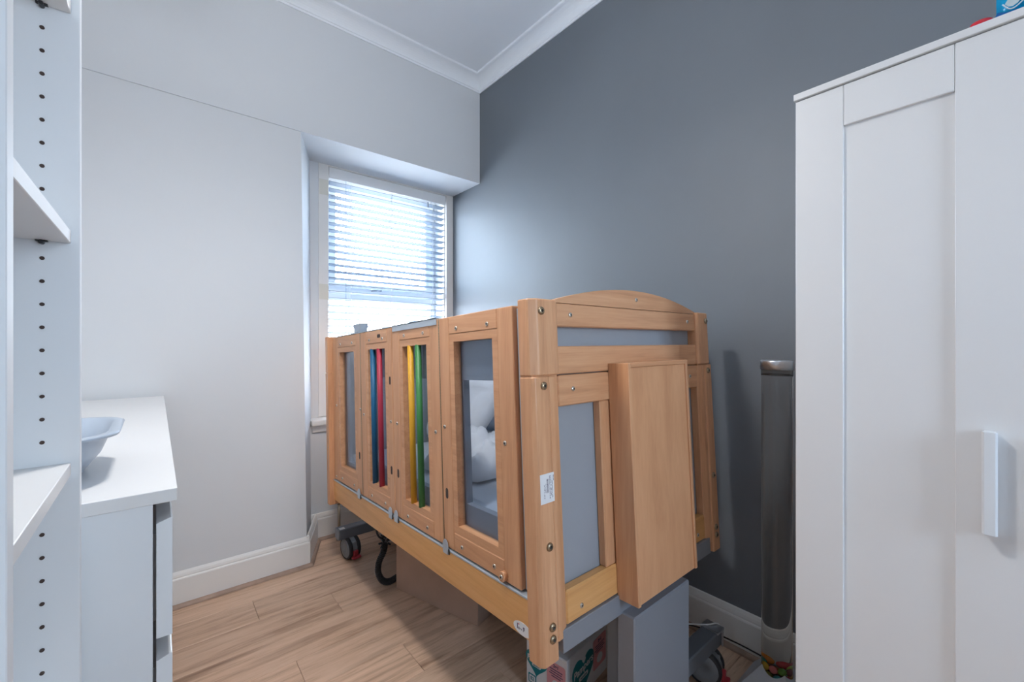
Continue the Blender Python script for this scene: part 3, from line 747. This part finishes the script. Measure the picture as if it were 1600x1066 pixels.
# corrugated cable hose
hs = thing('cable_hose', 'black corrugated cable hose looping on the floor beside the cardboard box', 'hose', (.90, 2.08, 0))
bm = bmesh.new()
P = spline([(.905, 2.10, .205), (.898, 2.10, .165), (.874, 2.10, .118), (.866, 2.09, .072), (.882, 2.075, .033), (.915, 2.07, .0175), (.97, 2.085, .0165), (1.06, 2.11, .0165)], 26)
add_tube(bm, P, [.0165 if i % 4 < 2 else .0142 for i in range(len(P))], 14); build('hose', bm, 'black_plastic', hs)
bm = bmesh.new(); add_tube(bm, spline([(.860, 2.12, .42), (.866, 2.12, .30), (.874, 2.11, .25), (.903, 2.10, .222)], 8), .005, 8); build('wire', bm, 'black_plastic', hs, smooth=True)
bm = bmesh.new(); rr = random.Random(5)
for i in range(16):
    a = rr.random() * 6.28; c = Vector((.905 + .016 * math.cos(a), 2.10 + .016 * math.sin(a), .212 + rr.uniform(-.012, .022)))
    add_cyl(bm, c, c + Vector((.016 * math.cos(a), .016 * math.sin(a), rr.uniform(-.012, .014))), .006, .004, 6)
build('cable_clip', bm, 'black_plastic', hs)
# cables by the skirting
bm = bmesh.new(); add_tube(bm, spline([(1.70, .98, .004), (1.755, .93, .02), (1.772, .84, .036), (1.776, .72, .044), (1.780, .60, .040), (1.780, .42, .036)], 8), .0028, 8)
tag(build_own('black_cable', bm, 'black_plastic', True), 'thin black cable running along the white skirting board beside the bubble tube', 'cable')
bm = bmesh.new(); add_tube(bm, spline([(1.30, .84, .30), (1.40, .86, .215), (1.50, .82, .190), (1.585, .752, .184), (1.62, .73, .1845), (1.64, .715, .160)], 8), .003, 8)
build('white_cable', bm, 'white_plastic', cot, smooth=True)  # separate white cable lying over the foot beam, only parented to the cot

# ================================================================== bubble tube
bx, by = 1.650, .537
bt = thing('bubble_tube', 'tall clear water-filled bubble tube with silver cap beside the wardrobe', 'sensory lamp', (bx, by, 0))
r = .048
bm = bmesh.new()                                            # pyramid plinth, the tube drops into it
def ring(s, z): return [bm.verts.new((bx + a * s, by + b * s, z)) for a, b in ((-1, -1), (1, -1), (1, 1), (-1, 1))]
a = ring(.118, 0); b = ring(.118, .012); c = ring(.0335, .128)
bm.faces.new(a[::-1])
for q, w in ((a, b), (b, c)):
    for i in range(4): bm.faces.new((q[i], q[(i + 1) % 4], w[(i + 1) % 4], w[i]))
bm.faces.new(c)
pli = build('plinth', bm, 'plinth_grey', bt)
bm = bmesh.new(); add_cyl(bm, (bx, by, .085), (bx, by, .3), r + .0004, seg=64)
cut = build('cutter', bm, 'plinth_grey', bt)
md = pli.modifiers.new('bore', 'BOOLEAN'); md.operation = 'DIFFERENCE'; md.object = cut; md.solver = 'EXACT'
bpy.context.view_layer.update()
me2 = D.meshes.new_from_object(pli.evaluated_get(bpy.context.evaluated_depsgraph_get()))
pli.modifiers.clear(); pli.data = me2; D.objects.remove(cut)
bm = bmesh.new(); add_lathe(bm, [(0, .087), (r - .002, .087), (r - .001, .088), (r - .001, .091), (r - .001, 1.128), (r - .001, 1.131), (r - .002, 1.132), (0, 1.132)], (bx, by, 0), 64); wa = build('water', bm, 'water', bt, smooth=True)
for p in wa.data.polygons:
    if abs(p.normal.z) > .8: p.use_smooth = False
bm = bmesh.new(); add_lathe(bm, [(r, 1.1325), (r, 1.155)], (bx, by, 0), 48); build('tube', bm, 'tube_shell', bt, smooth=True)
bm = bmesh.new(); add_lathe(bm, [(0, 1.151), (r + .0025, 1.151), (r + .0025, 1.180), (r + .0005, 1.184), (0, 1.184)], (bx, by, 0), 48)
cp = build('cap', bm, 'alu', bt, smooth=True)
for p in cp.data.polygons:
    if abs(p.normal.z) > .8: p.use_smooth = False
bm = bmesh.new(); add_lathe(bm, [(r + .0004, 1.1315), (r + .0004, 1.1335)], (bx, by, 0), 48); build('water_line', bm, 'dark_gap', bt, smooth=True)
cols = [('red', (.5, .02, .03)), ('orange', (.7, .22, .02)), ('teal', (.0, .22, .2)), ('yellow', (.75, .5, .05)), ('pink', (.75, .2, .2)), ('green', (.15, .35, .04)), ('maroon', (.20, .02, .02)), ('lime', (.45, .5, .08)), ('rust brown', (.34, .10, .03)), ('coral', (.8, .25, .15)), ('gold', (.6, .36, .04)), ('olive', (.22, .2, .04)), ('turquoise', (.05, .4, .4)), ('crimson', (.45, .0, .08)), ('amber', (.75, .32, .01)), ('mint', (.3, .6, .35))]
bi = 0
for lv, (rad_, n, z) in enumerate(((.0325, 8, .126), (.0325, 8, .1015))):
    for i in range(n):
        nm, cc = cols[lv * 8 + i]
        if 'ball_' + nm not in MAT: mat('ball_' + nm, cc, .25)
        t = 2 * PI * (i + .5 * lv) / n
        bm = bmesh.new(); bmesh.ops.create_uvsphere(bm, u_segments=14, v_segments=8, radius=.0122)
        rr_ = rad_ + .001 * math.sin(i * 2.3)
        bmesh.ops.translate(bm, verts=bm.verts, vec=(bx + rr_ * math.cos(t), by + rr_ * math.sin(t), z + .003 * math.sin(i * 1.7) * (1 - lv)))
        o = build_own('plastic_ball', bm, 'ball_' + nm, True)
        tag(o, 'small %s plastic ball at the bottom of the bubble tube' % nm, 'ball', 'plastic balls in the bubble tube')

# ================================================================== wardrobe
wr = thing('wardrobe', 'tall white two-door wardrobe with framed door panels and white handles', 'wardrobe', (1.55, -.01, 0))
WF, WB, W0, W1 = 1.297, 1.797, -.402, .378
cbd = bmesh.new(); add_box(cbd, WF + .020, WB, W0, W1, .001, 1.883); bevel(cbd, .001); build('carcass', cbd, 'melamine', wr)
box('top_board', WF - .006, WB, W0 - .003, W1 + .003, 1.8835, 1.9, 'melamine', wr, .001)
box('plinth_rail', WF + .012, WF + .020, W0 + .002, W1 - .002, .002, .055, 'melamine', wr, .001)
for y0, y1, hs_ in ((-.011, W1, 0), (W0, -.014, 1)):
    z0, z1 = .06, 1.881
    dr = box('door', WF + .0075, WF + .018, y0 + .003, y1 - .003, z0 + .004, z1 - .004, 'melamine', wr, 0)
    box('stile', WF, WF + .0185, y1 - .102, y1, z0, z1, 'melamine', dr, .0014)
    box('stile', WF, WF + .0185, y0, y0 + .0965, z0, z1, 'melamine', dr, .0014)
    box('rail', WF, WF + .0185, y0 + .0970, y1 - .1025, 1.781, z1, 'melamine', dr, .0014)
    box('rail', WF, WF + .0185, y0 + .0970, y1 - .1025, z0, .165, 'melamine', dr, .0014)
    hy = .036 if not hs_ else -.062
    hb = bmesh.new(); add_prism(hb, [(WF - .0005, hy - .008), (WF - .022, hy - .011), (WF - .026, hy - .008), (WF - .026, hy + .008), (WF - .022, hy + .011), (WF - .0005, hy + .008)], 'z', .862, 1.068)
    bmesh.ops.recalc_face_normals(hb, faces=hb.faces); bevel(hb, .0008); build('handle', hb, 'melamine_blue', dr)
# on top of the wardrobe
pk = thing('wipes_pack', 'bright blue plastic packet standing on top of the white wardrobe', 'packet', (1.36, -.03, 1.9005))
def pillow_pack(name, x0, x1, y0, y1, z0, z1, bulge, m, parent):
    bm = bmesh.new(); n = 12
    g = {}
    for s in (-1, 1):
        for i in range(n + 1):
            for j in range(n + 1):
                u, v = i / n * 2 - 1, j / n * 2 - 1
                if s == 1 and (i in (0, n) or j in (0, n)): g[(s, i, j)] = g[(-1, i, j)]; continue
                pz = ((1 - u ** 4) * (1 - v ** 4)) ** .6
                g[(s, i, j)] = bm.verts.new(((x0 + x1) / 2 + s * pz * bulge, y0 + (y1 - y0) * i / n, z0 + (z1 - z0) * j / n))
    for s in (-1, 1):
        for i in range(n):
            for j in range(n): bm.faces.new((g[(s, i, j)], g[(s, i + 1, j)], g[(s, i + 1, j + 1)], g[(s, i, j + 1)]))
    return build(name, bm, m, parent, smooth=True)
body = pillow_pack('pouch', 1.300, 1.360, -.17, .0285, 1.9015, 2.06, .028, 'pack_blue', pk)
bm = bmesh.new(); add_prism(bm, [(.024, 1.9016), (.0295, 1.904), (.026, 1.911), (.014, 1.906), (-.02, 1.903), (-.06, 1.903), (-.06, 1.9016)], 'x', 1.299, 1.305); build('bottom_fold', bm, 'pack_dark_blue', pk)
bm = bmesh.new(); add_prism(bm, [(.0165, 1.9225), (.012, 1.9155), (.006, 1.9135), (.000, 1.9165), (-.007, 1.9245), (-.010, 1.936), (-.004, 1.945), (.008, 1.938)], 'x', 1.2985, 1.2995); build('print_patch', bm, 'pack_pale', pk)
bm = bmesh.new(); add_tube(bm, spline([(1.2995, .0195, 1.924), (1.299, .011, 1.911), (1.299, .002, 1.9105), (1.299, -.012, 1.924), (1.299, -.016, 1.94)], 6), .0012, 6); build('print_outline', bm, 'pack_pale', pk)
bm = bmesh.new(); add_lathe(bm, [(0, 0), (.019, 0), (.020, .012), (.017, .020), (.009, .0245), (0, .0255)], (1.334, .0495, 1.9005), 28)
tag(build_own('red_lid', bm, 'pack_red', True), 'small red domed lid lying beside the blue packet on the wardrobe', 'lid')

# ================================================================== bookcase
bc = thing('bookcase', 'narrow white open bookcase with drilled peg holes at the left', 'bookcase', (-.22, .683, 0))
BF, BBK = -.084, -.364
box('side_panel', BBK, BF, .870, .888, .001, 2.02, 'melamine_blue', bc, .0008)
box('side_panel', BBK, BF, .478, .497, .001, 2.02, 'melamine_blue', bc, .0008)
box('back_panel', BBK - .003, BBK, .479, .887, .06, 2.015, 'melamine_blue', bc, 0)
for zz in (.062, .395, .727, 1.058, 1.3895, 1.717): box('shelf', BBK + .001, BF - .009, .4975, .8695, zz, zz + .0182, 'melamine', bc, .0008)
box('top_panel', BBK, BF, .4975, .8695, 2.0, 2.018, 'melamine', bc, .0008); box('plinth_board', BF - .04, BF - .024, .4975, .8695, .001, .061, 'melamine', bc, .0008)
bm = bmesh.new(); add_cyl(bm, (0, 0, 0), (0, -.0012, 0), .0026, seg=12); hm = D.meshes.new('peg_hole'); bm.to_mesh(hm); bm.free(); hm.materials.append(MAT['hole_dark'])
z = 1.365 + 16 * .032
while z > .30:
    if not any(zz - .006 < z < zz + .026 for zz in (.395, .727, 1.058, 1.3895, 1.717)): link('peg_hole', hm, bc, Vector((BF - .037, .870, z)) - bc.location)
    z -= .032
for zz in (.395, .727, 1.058, 1.3895, 1.717):
    for yy, sgn in ((.8695, -1), (.4975, 1)):
        bm = bmesh.new(); add_cyl(bm, (BF - .037, yy, zz - .003), (BF - .037, yy + sgn * .010, zz - .003), .0028, seg=10); add_box(bm, BF - .043, BF - .031, min(yy, yy + sgn * .006), max(yy, yy + sgn * .006), zz - .0015, zz - .0002)
        build('shelf_peg', bm, 'black_plastic', bc)

# ================================================================== chest of drawers
ch = thing('chest_of_drawers', 'white chest of drawers beside the bookcase with a grey bowl on top', 'drawers', (-.21, 1.72, 0))
cx0, cx1, cy0, cy1 = -.448, .028, .922, 2.505
box('top', cx0, cx1, cy0, cy1, .978, 1.0, 'melamine', ch, .001)
box('side_panel', cx0, -.004, cy0 + .003, cy0 + .021, .001, .9778, 'melamine_blue', ch, .0008)
box('side_panel', cx0, -.004, cy1 - .021, cy1 - .003, .001, .9778, 'melamine_blue', ch, .0008)
box('divider', cx0, -.006, (cy0 + cy1) / 2 - .009, (cy0 + cy1) / 2 + .009, .001, .9778, 'melamine_blue', ch, 0)
box('back', cx0 + .001, cx0 + .006, cy0 + .021, cy1 - .021, .02, .9775, 'melamine_blue', ch, 0)
cm_ = (cy0 + cy1) / 2
for ya, yb in ((cy0 + .003, cm_ - .0015), (cm_ + .0015, cy1 - .003)):
    for k in range(4):
        zt = .977 - k * .230; zb_ = zt - .229
        pf = [(.0005, zb_ + .004), (.0215, zb_ + .004), (.0215, zt - .027), (.0195, zt - .026), (.0005, zt - .033)]
        d_ = prism('drawer_front', [(a, b) for a, b in pf], 'y', ya, yb, 'melamine_blue', ch, 0)
        box('drawer_box', cx0 + .02, .0, ya + .03, yb - .03, zb_ + .02, zt - .06, 'melamine', d_, 0)
# basin on the chest
bs = thing('washing_bowl', 'shallow grey plastic washing bowl on the chest of drawers', 'bowl', (-.228, 1.14, 1.0))
def rr_loop(hx, hy, r, z, n=7):
    P = []
    for sx_, sy_, a in ((1, 1, 0), (-1, 1, PI / 2), (-1, -1, PI), (1, -1, 1.5 * PI)):
        for i in range(n): t = a + PI / 2 * i / (n - 1); P.append((-.228 + sx_ * (hx - r) + r * math.cos(t), 1.14 + sy_ * (hy - r) + r * math.sin(t), z))
    return P
bm = bmesh.new(); prev = None
for hx, hy, rr_, z in ((.105, .080, .05, 1.0005), (.118, .090, .06, 1.0008), (.150, .118, .07, 1.045), (.162, .130, .072, 1.078), (.176, .145, .075, 1.0795), (.178, .147, .075, 1.0835), (.174, .143, .075, 1.086), (.161, .129, .07, 1.0845), (.146, .114, .068, 1.046), (.114, .086, .055, 1.006), (.100, .075, .05, 1.004)):
    lp = [bm.verts.new(p) for p in rr_loop(hx, hy, rr_, z)]
    if prev:
        for i in range(len(lp)): bm.faces.new((prev[i], prev[(i + 1) % len(lp)], lp[(i + 1) % len(lp)], lp[i]))
    else: bm.faces.new(lp[::-1])
    prev = lp
bm.faces.new(prev); build('bowl', bm, 'grey_plastic', bs, smooth=True)
